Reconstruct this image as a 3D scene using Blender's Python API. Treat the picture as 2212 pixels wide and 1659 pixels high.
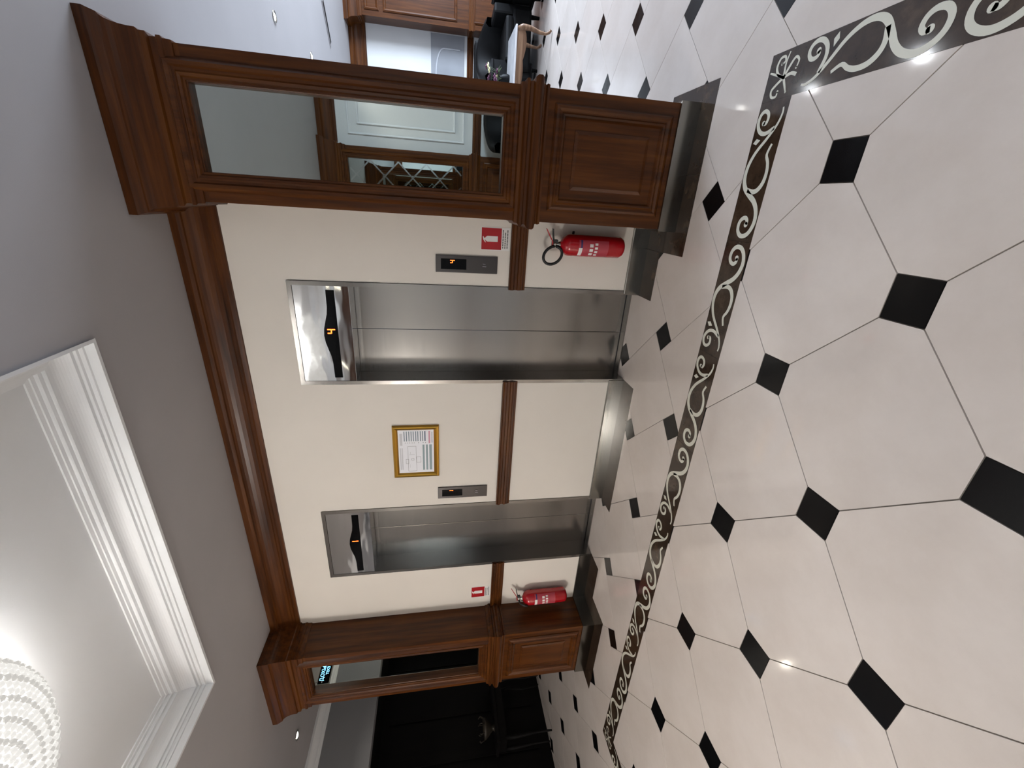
import bpy, bmesh, math, random
from mathutils import Matrix, Vector
random.seed(7)
for o in list(bpy.data.objects): bpy.data.objects.remove(o)
scn = bpy.context.scene
col = scn.collection

# ------------------------------------------------------------------ camera
FPX = 896.55
RIGHT = Vector((0.9162020665522066, 0.4006216854632738, -0.008719998969704266))
DOWN = Vector((0.06186977808847384, -0.16292620521977763, -0.9846964924340726))
FWD = Vector((-0.3959114848103666, 0.9016414568936191, -0.17405970069491253))
CAMPOS = Vector((-0.2234, -1.5103, 1.4744))
cd = bpy.data.cameras.new('camera')
cam = bpy.data.objects.new('camera', cd); col.objects.link(cam)
cd.sensor_fit = 'HORIZONTAL'; cd.sensor_width = 36.0; cd.lens = FPX * 36.0 / 2212.0
cd.clip_start = 0.02; cd.clip_end = 100
M = Matrix((( DOWN.x, RIGHT.x, -FWD.x), (DOWN.y, RIGHT.y, -FWD.y), (DOWN.z, RIGHT.z, -FWD.z))).to_4x4()
M.translation = CAMPOS
cam.matrix_world = M        # the phone was held on its side: the picture lies rotated by 90 degrees
scn.camera = cam
# ------------------------------------------------------------------ world, exposure, daylight
w = bpy.data.worlds.new('world'); scn.world = w; w.use_nodes = True
w.node_tree.nodes['Background'].inputs[0].default_value = (0.55, 0.66, 0.85, 1)
w.node_tree.nodes['Background'].inputs[1].default_value = 0.6
scn.view_settings.view_transform = 'Standard'; scn.view_settings.look = 'None'
scn.view_settings.gamma = 1.0; scn.view_settings.use_curve_mapping = False
scn.view_settings.exposure = 0.22
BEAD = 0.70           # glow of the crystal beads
P_WINDOW = 600.0     # daylight through the window of the lounge
P_CHAND = 12.0        # emission of the chandelier glass
P_SPOT_R = 9.0       # downlights in the lounge
P_GLOBE = 80.0         # added globe in the unseen hall behind the camera, brightens the lift wall
P_SPOT_B = 26.0       # added downlights behind the camera, brighten the rear of the lobby
P_SPOT_L = 10.0        # downlight in the left passage
def light(kind, name, loc, power, color, parent=None, **kw):
    d = bpy.data.lights.new(name, kind); d.energy = power; d.color = color
    for k, v in kw.items(): setattr(d, k, v)
    o = bpy.data.objects.new(name, d); col.objects.link(o); o.location = loc
    if parent: o.parent = parent
    return o
day = light('AREA', 'window_daylight', (5.62, 4.4, 1.65), P_WINDOW, (0.72, 0.84, 1.0), shape='RECTANGLE', size=1.5, size_y=2.6)
day.rotation_euler = (0, math.radians(90), 0)

# ------------------------------------------------------------------ helpers
def tag(o, label=None, cat=None, group=None, kind=None):
    if label: o['label'] = label
    if cat: o['category'] = cat
    if group: o['group'] = group
    if kind: o['kind'] = kind
    return o
def empty(name, loc=(0, 0, 0), rz=0.0):
    o = bpy.data.objects.new(name, None); col.objects.link(o)
    o.location = loc; o.rotation_euler = (0, 0, rz); o.empty_display_size = .1
    return o
class MB:
    def __init__(s): s.v = []; s.f = []; s.sm = []
    def add(s, vs, fs, smooth=False):
        b = len(s.v); s.v += [tuple(p) for p in vs]
        for f in fs: s.f.append([i + b for i in f]); s.sm.append(smooth)
        return s
    def box(s, x0, x1, y0, y1, z0, z1):
        if x0 > x1: x0, x1 = x1, x0
        if y0 > y1: y0, y1 = y1, y0
        if z0 > z1: z0, z1 = z1, z0
        return s.add([(x0,y0,z0),(x1,y0,z0),(x1,y1,z0),(x0,y1,z0),(x0,y0,z1),(x1,y0,z1),(x1,y1,z1),(x0,y1,z1)],
              [(3,2,1,0),(4,5,6,7),(0,1,5,4),(1,2,6,5),(2,3,7,6),(3,0,4,7)])
    def bevbox(s, x0, x1, y0, y1, z0, z1, b=.003):
        bm = bmesh.new(); bmesh.ops.create_cube(bm, size=1)
        for v in bm.verts: v.co = Vector(((x0+x1)/2+v.co.x*(x1-x0), (y0+y1)/2+v.co.y*(y1-y0), (z0+z1)/2+v.co.z*(z1-z0)))
        bmesh.ops.bevel(bm, geom=bm.edges[:], offset=b, segments=2, affect='EDGES', profile=.6)
        s.bm(bm); return s
    def bm(s, bm, smooth=False):
        bm.verts.index_update()
        s.add([v.co[:] for v in bm.verts], [[v.index for v in f.verts] for f in bm.faces], smooth); bm.free()
    def prism(s, pts, fn, d0, d1):
        """pts: ccw 2-d outline; fn(a,b,d) -> 3-d"""
        n = len(pts)
        vs = [fn(a, b, d0) for a, b in pts] + [fn(a, b, d1) for a, b in pts]
        fs = [list(range(n)), list(range(2*n-1, n-1, -1))] + [((i+1) % n, i, n+i, n+(i+1) % n) for i in range(n)]
        return s.add(vs, fs)
    def sweep(s, prof, path, closed=False, fn=None, cap=True, smooth=False):
        """prof: (offset, height) pairs; path: 2-d points, offset goes to the RIGHT of travel"""
        n = len(path); rings = []
        for i, p in enumerate(path):
            p = Vector(p)
            a = Vector(path[i-1]) if (i > 0 or closed) else None
            b = Vector(path[(i+1) % n]) if (i < n-1 or closed) else None
            d1 = (p - a).normalized() if a is not None else None
            d2 = (b - p).normalized() if b is not None else None
            n1 = Vector((d1.y, -d1.x)) if d1 is not None else None
            n2 = Vector((d2.y, -d2.x)) if d2 is not None else None
            if n1 is None: m = n2
            elif n2 is None: m = n1
            else:
                m = n1 + n2; m = m / m.length; m = m / max(.2, m.dot(n1))
            ring = []
            for o, h in prof:
                q = p + m*o; ring.append(fn(q.x, q.y, h) if fn else (q.x, q.y, h))
            rings.append(ring)
        k = len(prof); vs = [v for r in rings for v in r]; fs = []
        for i in range(n if closed else n-1):
            j = (i+1) % n
            for t in range(k-1): fs.append((i*k+t, i*k+t+1, j*k+t+1, j*k+t))
        if cap and not closed:
            fs.append(tuple(range(k))); fs.append(tuple((n-1)*k+t for t in reversed(range(k))))
        return s.add(vs, fs, smooth)
    def lathe(s, prof, c=(0,0,0), seg=28, smooth=True):
        vs = []; k = len(prof)
        for i in range(seg):
            a = 2*math.pi*i/seg
            for r, z in prof: vs.append((c[0]+r*math.cos(a), c[1]+r*math.sin(a), c[2]+z))
        fs = []
        for i in range(seg):
            j = (i+1) % seg
            for t in range(k-1): fs.append((i*k+t, j*k+t, j*k+t+1, i*k+t+1))
        return s.add(vs, fs, smooth)
    def tube(s, path, r, seg=8, smooth=True):
        n = len(path); P = [Vector(p) for p in path]; R = r if isinstance(r, (list, tuple)) else [r]*n
        vs = []; ref = None
        for i in range(n):
            t = (P[min(i+1, n-1)] - P[max(i-1, 0)]).normalized()
            if ref is None: ref = Vector((0,0,1)) if abs(t.z) < .9 else Vector((1,0,0))
            u = (ref - t*ref.dot(t))
            u = u.normalized() if u.length > 1e-6 else t.orthogonal().normalized()
            ref = u; w_ = t.cross(u)
            for q in range(seg):
                a = 2*math.pi*q/seg; vs.append(P[i] + (u*math.cos(a) + w_*math.sin(a))*R[i])
        fs = [(i*seg+q, i*seg+(q+1) % seg, (i+1)*seg+(q+1) % seg, (i+1)*seg+q) for i in range(n-1) for q in range(seg)]
        fs += [tuple(reversed(range(seg))), tuple((n-1)*seg+q for q in range(seg))]
        return s.add(vs, fs, smooth)
    def ball(s, c, r, sub=1, sc=(1,1,1), smooth=True):
        bm = bmesh.new(); bmesh.ops.create_icosphere(bm, subdivisions=sub, radius=r)
        for v in bm.verts: v.co = Vector((c[0]+v.co.x*sc[0], c[1]+v.co.y*sc[1], c[2]+v.co.z*sc[2]))
        s.bm(bm, smooth); return s
    def mesh(s, name):
        me = bpy.data.meshes.new(name); me.from_pydata(s.v, [], s.f); me.update()
        for p, q in zip(me.polygons, s.sm): p.use_smooth = q
        bm = bmesh.new(); bm.from_mesh(me); bmesh.ops.recalc_face_normals(bm, faces=bm.faces); bm.to_mesh(me); bm.free()
        return me
    def build(s, name, mat, parent=None, loc=None):
        me = s.mesh(name); me.materials.append(mat)
        o = bpy.data.objects.new(name, me); col.objects.link(o)
        if parent: o.parent = parent
        if loc: o.location = loc
        return o
def struct(o): o['kind'] = 'structure'; return o
def copy_tree(o, parent=None):
    c = o.copy(); col.objects.link(c); c.parent = parent
    for ch in o.children: copy_tree(ch, c)
    return c

# ------------------------------------------------------------------ materials
def srgb(r, g, b):
    f = lambda c: (c/255/12.92) if c/255 <= .04045 else ((c/255+.055)/1.055)**2.4
    return (f(r), f(g), f(b), 1)
def base(name, color, rough=.5, metal=0.0, **kw):
    m = bpy.data.materials.new(name); m.use_nodes = True
    nt = m.node_tree; b = nt.nodes['Principled BSDF']
    b.inputs['Base Color'].default_value = color; b.inputs['Roughness'].default_value = rough; b.inputs['Metallic'].default_value = metal
    for k, v in kw.items(): b.inputs[k].default_value = v
    return m, nt, b
def noise(nt, scale, detail=4, vec='Object', stretch=None, rough=.55):
    tc = nt.nodes.new('ShaderNodeTexCoord'); n = nt.nodes.new('ShaderNodeTexNoise')
    n.inputs['Scale'].default_value = scale; n.inputs['Detail'].default_value = detail; n.inputs['Roughness'].default_value = rough
    if stretch:
        mp = nt.nodes.new('ShaderNodeMapping'); mp.inputs['Scale'].default_value = stretch
        nt.links.new(tc.outputs[vec], mp.inputs['Vector']); nt.links.new(mp.outputs[0], n.inputs['Vector'])
    else: nt.links.new(tc.outputs[vec], n.inputs['Vector'])
    return n
def ramp(nt, src, stops):
    r = nt.nodes.new('ShaderNodeValToRGB'); e = r.color_ramp.elements
    while len(e) < len(stops): e.new(.5)
    for i, (p, c) in enumerate(stops): e[i].position = p; e[i].color = c
    nt.links.new(src, r.inputs[0]); return r
def bump(nt, b, src, strength, dist=.002):
    bp = nt.nodes.new('ShaderNodeBump'); bp.inputs['Strength'].default_value = strength; bp.inputs['Distance'].default_value = dist
    nt.links.new(src, bp.inputs['Height']); nt.links.new(bp.outputs[0], b.inputs['Normal'])
def plaster(name, color, rough=.7, amt=.06):
    m, nt, b = base(name, color, rough)
    n = noise(nt, 260, 3); bump(nt, b, n.outputs[0], .25, .001)
    n2 = noise(nt, 1.4, 3); c = color
    r = ramp(nt, n2.outputs[0], [(.3, (c[0]*(1-amt), c[1]*(1-amt), c[2]*(1-amt), 1)), (.7, c)])
    nt.links.new(r.outputs[0], b.inputs['Base Color']); return m
def wood(name, axis, dark, mid, light_, rough=.32):
    m, nt, b = base(name, mid, rough)
    if name.startswith('black'): rough = .6; b.inputs['Roughness'].default_value = .6
    st = [26, 26, 26]; st[axis] = 1.4
    n = noise(nt, 1.0, 6, stretch=st, rough=.62)
    r = ramp(nt, n.outputs[0], [(.28, dark), (.5, mid), (.74, light_)])
    nt.links.new(r.outputs[0], b.inputs['Base Color'])
    bump(nt, b, n.outputs[0], .12, .001)
    b.inputs['Specular IOR Level'].default_value =   .15 if name.startswith('black') else .3
    return m
WD, WM, WL = srgb(44, 21, 5), srgb(77, 40, 11), srgb(99, 57, 19)
WOOD = [wood('mahogany_%s' % 'xyz'[i], i, WD, WM, WL) for i in range(3)]
DWOOD = wood('black_stained_wood', 2, srgb(8, 7, 7), srgb(12, 10, 9), srgb(17, 14, 13), .6)
WALL = plaster('warm_white_plaster', srgb(224, 217, 207))
GWALL = plaster('grey_plaster', srgb(168, 168, 170))
RWALL = plaster('white_plaster', srgb(222, 222, 220))
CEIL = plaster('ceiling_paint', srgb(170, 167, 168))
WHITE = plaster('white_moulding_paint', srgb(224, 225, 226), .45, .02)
def tilemat(name, c1, c2, rough, coord='Object'):
    m, nt, b = base(name, c1, rough)
    n = noise(nt, 2.2, 7, coord, rough=.65); r = ramp(nt, n.outputs[0], [(.35, c2), (.62, c1)])
    oi = nt.nodes.new('ShaderNodeObjectInfo'); mx = nt.nodes.new('ShaderNodeMix'); mx.data_type = 'RGBA'; mx.blend_type = 'MULTIPLY'
    rr = ramp(nt, oi.outputs['Random'], [(0, (.95, .95, .95, 1)), (1, (1, 1, 1, 1))])
    mx.inputs[0].default_value = 1; nt.links.new(r.outputs[0], mx.inputs[6]); nt.links.new(rr.outputs[0], mx.inputs[7])
    nt.links.new(mx.outputs[2], b.inputs['Base Color'])
    n3 = noise(nt, 9, 3, coord); r3 = ramp(nt, n3.outputs[0], [(.3, (rough*.75,)*3+(1,)), (.7, (rough*1.3,)*3+(1,))])
    nt.links.new(r3.outputs[0], b.inputs['Roughness'])
    return m
TILE = tilemat('cream_marble', srgb(220, 210, 202), srgb(211, 200, 191), .08)
BLACK = tilemat('black_granite', srgb(11, 11, 12), srgb(16, 16, 17), .2)
BLACK.node_tree.nodes['Principled BSDF'].inputs['Specular IOR Level'].default_value = .3
GROUT = base('grout', srgb(140, 133, 127), .8)[0]
def brownmarble():
    m, nt, b = base('brown_marble', srgb(58, 44, 33), .1)
    n = noise(nt, 7, 9, rough=.7); r = ramp(nt, n.outputs[0], [(.3, srgb(40, 29, 21)), (.55, srgb(62, 48, 37)), (.66, srgb(80, 64, 50)), (.8, srgb(52, 40, 30))])
    nt.links.new(r.outputs[0], b.inputs['Base Color']); return m
BROWN = brownmarble()
INLAY = base('cream_inlay', srgb(215, 213, 198), .25)[0]
DARKSTONE = base('satin_steel_skirting', srgb(142, 140, 134), .2, 1.0)[0]
def steel(name, color, rough, axis=0, aniso=.6):
    m, nt, b = base(name, color, rough, 1.0); b.inputs['Anisotropic'].default_value = aniso
    st = [160, 160, 160]; st[axis] = 2.0
    n = noise(nt, 1, 3, stretch=st); r = ramp(nt, n.outputs[0], [(.3, (rough*.92,)*3+(1,)), (.7, (rough*1.1,)*3+(1,))])
    nt.links.new(r.outputs[0], b.inputs['Roughness']); return m
STEEL = steel('brushed_steel', srgb(150, 146, 141), .2, 0, .3)
def wavy():
    m, nt, b = base('polished_steel', srgb(205, 205, 205), .07, 1.0)
    n = noise(nt, 3.0, 1, stretch=(1.1, 1, 3.2)); bump(nt, b, n.outputs[0], .13, .02); return m
POLISH = wavy()
PANELM = steel('dark_steel', srgb(80, 77, 76), .35, 2)
BLKGLOSS = base('black_glass', srgb(5, 5, 6), .12, 0, **{'Specular IOR Level': .12})[0]
MIRROR = base('mirror_glass', srgb(212, 220, 214), .01, 1.0)[0]
GREYBEV = base('bevelled_mirror_edge', srgb(230, 235, 232), .15, 1.0)[0]
def emit(name, color, strength, rough=.4):
    m, nt, b = base(name, color, rough); b.inputs['Emission Color'].default_value = color; b.inputs['Emission Strength'].default_value = strength; return m
LED = emit('led_orange', (1, .11, .012, 1), 5)
BULB = emit('bulb_warm', (1, .92, .72, 1), 18)
CHANDM = emit('lit_chandelier_glass', (1.0, .985, .965, 1), P_CHAND)
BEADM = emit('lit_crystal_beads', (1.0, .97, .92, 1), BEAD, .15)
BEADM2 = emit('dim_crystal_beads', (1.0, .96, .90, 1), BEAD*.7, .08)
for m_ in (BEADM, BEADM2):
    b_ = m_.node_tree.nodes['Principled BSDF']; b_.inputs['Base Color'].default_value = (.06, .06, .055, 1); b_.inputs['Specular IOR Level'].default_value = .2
BLUELED = emit('exit_lettering', (.18, .55, 1, 1), 5)
RED = base('red_enamel', srgb(168, 10, 24), .25, 0, **{'Coat Weight': .5})[0]
REDSIGN = base('sign_red', srgb(165, 8, 20), .4)[0]
WPAINT = base('white_print', srgb(226, 224, 220), .5)[0]
GREYINK = base('grey_ink', srgb(100, 100, 98), .6)[0]
LGREYINK = base('light_grey_ink', srgb(196, 196, 200), .6)[0]
TEAL = base('teal_ink', srgb(140, 158, 162), .6)[0]
SLATE = base('slate_ink', srgb(112, 128, 138), .6)[0]
NAVY = base('navy_ink', srgb(62, 84, 108), .6)[0]
PINK = base('pink_ink', srgb(206, 150, 165), .6)[0]
PINKLAB = base('pink_red_print', srgb(170, 60, 72), .4)[0]
BLUELAB = base('blue_print', srgb(50, 48, 100), .4)[0]
RUBBER = base('black_rubber', srgb(18, 18, 18), .5)[0]
CHROME = base('chrome', srgb(200, 198, 190), .2, 1.0)[0]
GOLD = base('gold_frame', srgb(190, 146, 62), .3, 1.0)[0]
LEATHER = base('black_leather', srgb(10, 10, 11), .55, 0, **{'Specular IOR Level': .2})[0]
MARBLE = tilemat('white_marble', srgb(225, 225, 226), srgb(196, 196, 198), .12)
PETALW = base('cream_petal', srgb(235, 228, 180), .6)[0]
PETALP = base('purple_petal', srgb(84, 38, 66), .6)[0]
LEAF = base('leaf_green', srgb(50, 62, 34), .6)[0]
BRASSM = base('dim_brass', srgb(52, 46, 38), .5, .3)[0]

# ------------------------------------------------------------------ dimensions
H = 2.98; YW = 1.40; YC = 1.07
BO = (-4.65, .452, -2.19, .54); BI = (-4.47, .272, -2.01, .36)      # scroll border outer and inner rectangle
DOORS = [(-1.463, -.785), (-3.337, -2.660)]

# ------------------------------------------------------------------ floor
floor = struct(MB().box(-7.2, 5.6, -2.9, 8.3, -.06, -.006).build('floor', GROUT))
def clip(poly, x0, x1, y0, y1):
    for ax, lim, s in ((0, x0, 1), (0, x1, -1), (1, y0, 1), (1, y1, -1)):
        out = []; n = len(poly)
        for i in range(n):
            a, b = poly[i], poly[(i+1) % n]
            da, db = s*(a[ax]-lim), s*(b[ax]-lim)
            if da >= 0: out.append(a)
            if (da > 0 and db < 0) or (da < 0 and db > 0):
                t = da/(da-db); out.append((a[0]+t*(b[0]-a[0]), a[1]+t*(b[1]-a[1])))
        poly = out
        if len(poly) < 3: return []
    ar = sum(poly[i][0]*poly[(i+1) % len(poly)][1]-poly[(i+1) % len(poly)][0]*poly[i][1] for i in range(len(poly)))/2
    return poly if abs(ar) > 2e-5 else []
# strips of brown marble along the wall and round the columns
STRIPS = [(-.454, .457, .92, 1.40), (-.787, -.454, 1.20, 1.40), (-2.662, -1.464, 1.20, 1.40), (-3.72, -3.338, 1.20, 1.40), (-4.68, -3.72, .92, 1.40)]
excl = [BO] + STRIPS + [(-4.59, .36, 1.60, 8.3), (-.79, .36, 1.40, 8.3), (-2.655, -1.47, 1.4, 8.3), (-4.59, -3.345, 1.4, 8.3), (-7.2, -4.59, 3.2, 8.3)]
ROOM = (-7.03, 5.5, -2.85, 8.1)
def free_rects():
    xs = sorted({max(ROOM[0], min(ROOM[1], v)) for e in excl for v in e[:2]} | {ROOM[0], ROOM[1]})
    ys = sorted({max(ROOM[2], min(ROOM[3], v)) for e in excl for v in e[2:]} | {ROOM[2], ROOM[3]})
    rows = []
    for j in range(len(ys)-1):
        row = []; cur = None
        for i in range(len(xs)-1):
            cx, cy = (xs[i]+xs[i+1])/2, (ys[j]+ys[j+1])/2
            ok = not any(e[0] < cx < e[1] and e[2] < cy < e[3] for e in excl)
            if ok: cur = [cur[0], xs[i+1]] if cur else [xs[i], xs[i+1]]
            elif cur: row.append(tuple(cur)); cur = None
        if cur: row.append(tuple(cur))
        rows.append(row)
    res = []; open_ = {}
    for j, row in enumerate(rows):
        for k in list(open_):
            if k not in row: res.append((k[0], k[1], open_.pop(k), ys[j]))
        for r in row: open_.setdefault(r, ys[j])
    for k, y in open_.items(): res.append((k[0], k[1], y, ys[-1]))
    return res
FREE = free_rects()
def visible(x, y):
    q = Vector((x, y, 0)) - CAMPOS; z = q.dot(FWD)
    if z < .2: return None
    u, v = q.dot(DOWN)/z*FPX, q.dot(RIGHT)/z*FPX
    if abs(u) > 1106+90/z*3 or abs(v) > 829.5+90/z*3: return None
    return z
def lattice(origin, th, rects, rng, hop=False):
    P = .6; G = .0022; RD = .103
    a1 = Vector((math.cos(th), math.sin(th))); a2 = Vector((math.cos(th-math.pi/2), math.sin(th-math.pi/2)))
    tiles, dots = [], []
    oct_ = [(RD+.001, G), (P-RD-.001, G), (P-G, RD+.001), (P-G, P-RD-.001), (P-RD-.001, P-G), (RD+.001, P-G), (G, P-RD-.001), (G, RD+.001)]
    r = RD-.0015; sq = [(r, 0), (0, r), (-r, 0), (0, -r)]
    e1, e2 = a1, a2; cc = (P/2, P/2)
    if hop:                                   # pinwheel field: big squares at 45 degrees with small black squares
        th2 = math.radians(225); e1 = Vector((math.cos(th2), math.sin(th2))); e2 = Vector((math.cos(th2-math.pi/2), math.sin(th2-math.pi/2)))
        L = P*math.cos(th2-th); S = P*math.sin(th2-th); g = .0017; cc = (L/2-S/2, S/2+L/2)
        oct_ = [(-S/2+g, S/2+g), (L-S/2-g, S/2+g), (L-S/2-g, S/2+L-g), (-S/2+g, S/2+L-g)]
        q = S/2-g; sq = [(-q, -q), (q, -q), (q, q), (-q, q)]
    for i in range(*rng):
        for j in range(*rng):
            o = Vector(origin) + a1*(i*P) + a2*(j*P)
            for shp, out in ((oct_, tiles), (sq, dots)):
                c = o + e1*cc[0] + e2*cc[1] if shp is oct_ else o
                poly = [tuple(o+e1*a+e2*b) for a, b in shp]
                pcs = [q for q in (clip(poly, *R_) for R_ in rects) if q]
                if pcs: out.append((c, pcs))
    return tiles, dots
def prism_piece(mb, poly, dx, dy):
    ar = sum(poly[i][0]*poly[(i+1) % len(poly)][1]-poly[(i+1) % len(poly)][0]*poly[i][1] for i in range(len(poly)))
    if ar < 0: poly = poly[::-1]
    mb.prism([(x-dx, y-dy) for x, y in poly][::-1], lambda a, b, d: (a, b, d), -.008, 0)
allt, alld = [], []
t_, d_ = lattice((0, 0), math.radians(225), [BI], (-14, 16)); allt += t_; alld += d_
t_, d_ = lattice((-.9652, .9416), 3.6868, FREE, (-26, 26), True); allt += t_; alld += d_
for items, nm, mat in ((allt, 'floor_tile', TILE), (alld, 'black_inset_tile', BLACK)):
    vis = sorted([(visible(c.x, c.y), k) for k, (c, p) in enumerate(items) if visible(c.x, c.y)])
    hidden = lambda x, y: (x < -4.6 and y > 2.7) or (x > .5 and y > 6.2)
    keep = {k for z, k in vis if not hidden(*items[k][0])}
    keep = set([k for z, k in vis if k in keep][:290])
    rest = MB(); cache = {}
    for k, (c, pcs) in enumerate(items):
        if k in keep:
            mb = MB()
            for p in pcs: prism_piece(mb, p, c.x, c.y)
            key = tuple(round(q, 4) for v in mb.v for q in v)
            if key not in cache:
                me = mb.mesh(nm); me.materials.append(mat); cache[key] = me
            o = bpy.data.objects.new(nm, cache[key]); col.objects.link(o); o.location = (c.x, c.y, 0); o.parent = floor
        else:
            for p in pcs: prism_piece(rest, p, 0, 0)
    r = rest.build(nm+'_field', mat, floor); r['kind'] = 'stuff'
for x0, x1, y0, y1 in STRIPS:
    n = max(1, round((x1-x0)/.6)); wdt = (x1-x0)/n
    for i in range(n):
        MB().box(x0+i*wdt+.001, x0+(i+1)*wdt-.001, y0+.0005, y1-.0005, -.008, 0.0004).build('wall_border_slab', BROWN, floor)
# scroll border: slabs with inlaid scrolls
MAIN = [[.959,.152],[.983,.155],[1.022,.141],[1.069,.102],[1.125,.047],[1.181,.019],[1.234,.017],[1.275,.038],[1.308,.083],[1.334,.123],[1.37,.152],[1.416,.164],[1.458,.152],[1.484,.126],[1.488,.091],[1.468,.065],[1.436,.059],[1.413,.072],[1.406,.096],[1.419,.112],[1.436,.110]]
HOOK = [[1.284,.057],[1.292,.099],[1.281,.13],[1.25,.151],[1.208,.155],[1.171,.145],[1.138,.126],[1.097,.141]]
CURL = [[1.033,.128],[1.05,.083],[1.044,.047],[1.021,.022],[.993,.013],[.967,.022],[.958,.044],[.971,.067],[.993,.073],[1.010,.064],[1.006,.050]]
LEAFP = [[1.084,.012],[1.066,.03],[1.074,.057],[1.092,.036]]
def smooth2(pts, k=4):
    out = []; n = len(pts)
    for i in range(n-1):
        p0, p1, p2, p3 = (Vector(pts[max(i-1, 0)]), Vector(pts[i]), Vector(pts[i+1]), Vector(pts[min(i+2, n-1)]))
        for t in range(k):
            t /= k
            out.append(.5*((2*p1)+(p2-p0)*t+(2*p0-5*p1+4*p2-p3)*t*t+(3*p1-p0-3*p2+p3)*t**3))
    out.append(Vector(pts[-1])); return out
def ribbon(mb, pts, w0, w1, w2, fn, knob=True):
    P = smooth2(pts); n = len(P); L, R_ = [], []
    for i, p in enumerate(P):
        t = (P[min(i+1, n-1)]-P[max(i-1, 0)]).normalized(); nn = Vector((-t.y, t.x)); s = i/(n-1)
        wd = w0+(w1-w0)*min(1, s/.35) if s < .35 else w1+(w2-w1)*(s-.35)/.65
        L.append(p+nn*wd/2); R_.append(p-nn*wd/2)
    vs = [fn(*q) for q in L]+[fn(*q) for q in R_]
    mb.add(vs, [(i, i+1, n+i+1, n+i) for i in range(n-1)])
    if knob:
        c = P[-1]; m = 12; r = w2*.72
        mb.add([fn(c.x+r*math.cos(6.2832*k/m), c.y+r*math.sin(6.2832*k/m)) for k in range(m)], [tuple(range(m))])
UNIT = .5925; S0 = .922
def scroll(mb, fn):
    for pts, a, b, c, k in ((MAIN, .008, .025, .018, True), (HOOK, .020, .023, .012, False), (CURL, .017, .018, .015, True)):
        ribbon(mb, [[(s-S0), t] for s, t in pts], a, b, c, fn, k)
    mb.add([fn(s-S0, t) for s, t in LEAFP], [tuple(range(4))])
ZI = .0012
def border_run(n, place, rect):
    for k in range(n):
        q = rect(k*UNIT, (k+1)*UNIT)
        slab = MB().box(q[0]+.0006, q[1]-.0006, q[2], q[3], -.008, .0004).build('border_slab', BROWN, floor)
        mb = MB(); mir = k % 2
        def fn(s, t): return place(k*UNIT+(UNIT-s if mir else s), t)
        scroll(mb, fn); o = mb.build('scroll_inlay', INLAY, slab)
border_run(8, lambda s, t: (BI[1]-s, BO[3]-t, ZI), lambda a, b: (BI[1]-b, BI[1]-a, BI[3], BO[3]))
border_run(4, lambda s, t: (BO[1]-t, BI[3]-s, ZI), lambda a, b: (BI[1], BO[1], BI[3]-b, BI[3]-a))
border_run(4, lambda s, t: (BO[0]+t, BI[3]-s, ZI), lambda a, b: (BO[0], BI[0], BI[3]-b, BI[3]-a))
border_run(8, lambda s, t: (BI[1]-s, BO[2]+t, ZI), lambda a, b: (BI[1]-b, BI[1]-a, BO[2], BI[2]))
for cx, cy, sx, sy in ((BI[1], BI[3], 1, 1), (BI[0], BI[3], -1, 1), (BI[1], BI[2], 1, -1), (BI[0], BI[2], -1, -1)):
    slab = MB().box(cx, cx+sx*.18, cy, cy+sy*.18, -.008, .0004).build('border_corner_slab', BROWN, floor)
    mb = MB(); C0 = (.078, .078)
    def fn(a, b): return (cx+sx*a, cy+sy*b, ZI)
    for flip in (0, 1):
        fl = (lambda a, b: fn(b, a)) if flip else fn
        ribbon(mb, [(.078,.078),(.095,.115),(.125,.135),(.155,.125),(.158,.100),(.140,.092),(.132,.108)] if not flip else [(.078,.078),(.060,.110),(.040,.135),(.015,.125),(.012,.098),(.030,.094)], .012, .012, .008, fn)
        ribbon(mb, [(.078,.078),(.11,.06),(.14,.035),(.125,.012),(.10,.018)] if not flip else [(.078,.078),(.05,.062),(.02,.045)], .012, .012, .007, fn)
    ribbon(mb, [(.078,.078),(.085,.04),(.075,.008)], .014, .012, .014, fn, False)
    ribbon(mb, [(.078,.078),(.10,.135),(.112,.170)], .010, .010, .006, fn, False)
    ribbon(mb, [(.078,.078),(.13,.085),(.170,.075)], .012, .010, .006, fn, False)
    mb.build('flower_inlay', INLAY, slab)

# ------------------------------------------------------------------ walls and ceiling
wf = MB()
XL, XR = -3.95, -.29
edges = [XL, DOORS[1][0]-.03, DOORS[1][1]+.03, DOORS[0][0]-.03, DOORS[0][1]+.03, XR]
for i in range(5):
    wf.box(edges[i], edges[i+1], YW, YW+.32, 2.43 if i in (1, 3) else -.006, H)
struct(wf.build('wall_front', WALL))
struct(MB().box(.22, .36, 1.70, 8.1, -.006, H).build('wall_shaft_right', GWALL))
struct(MB().box(-4.59, -4.45, 1.70, 3.2, -.006, H).build('wall_shaft_left', GWALL))
struct(MB().box(.22, 5.6, 8.1, 8.3, -.006, H).build('wall_far', RWALL))
struct(MB().box(-7.2, -4.45, 3.2, 3.35, -.006, H).build('wall_passage_end', GWALL))
OX0, OX1 = -5.75, -3.45          # added opening and unseen hall, sized to let the globe's light through
struct(MB().box(-7.2, OX0, -3.0, -2.85, -.006, H).box(OX1, 5.6, -3.0, -2.85, -.006, H).box(OX0, OX1, -3.0, -2.85, 2.62, H).build('wall_rear', RWALL))
struct(MB().box(-7.2, -1.9, -6.2, -3.0, -.06, -.0005).build('floor_added_hall', TILE))
struct(MB().box(-7.2, -1.9, -6.2, -3.0, H, H+.3).build('ceiling_added_hall', CEIL))
struct(MB().box(-7.2, -1.9, -6.35, -6.2, -.006, H).build('wall_added_hall', WALL))
struct(MB().box(-7.35, -7.2, -6.35, -3.0, -.006, H).build('wall_added_hall_left', WALL))
struct(MB().box(-1.9, -1.75, -6.35, -3.0, -.006, H).build('wall_added_hall_right', WALL))
wr = MB()
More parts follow.
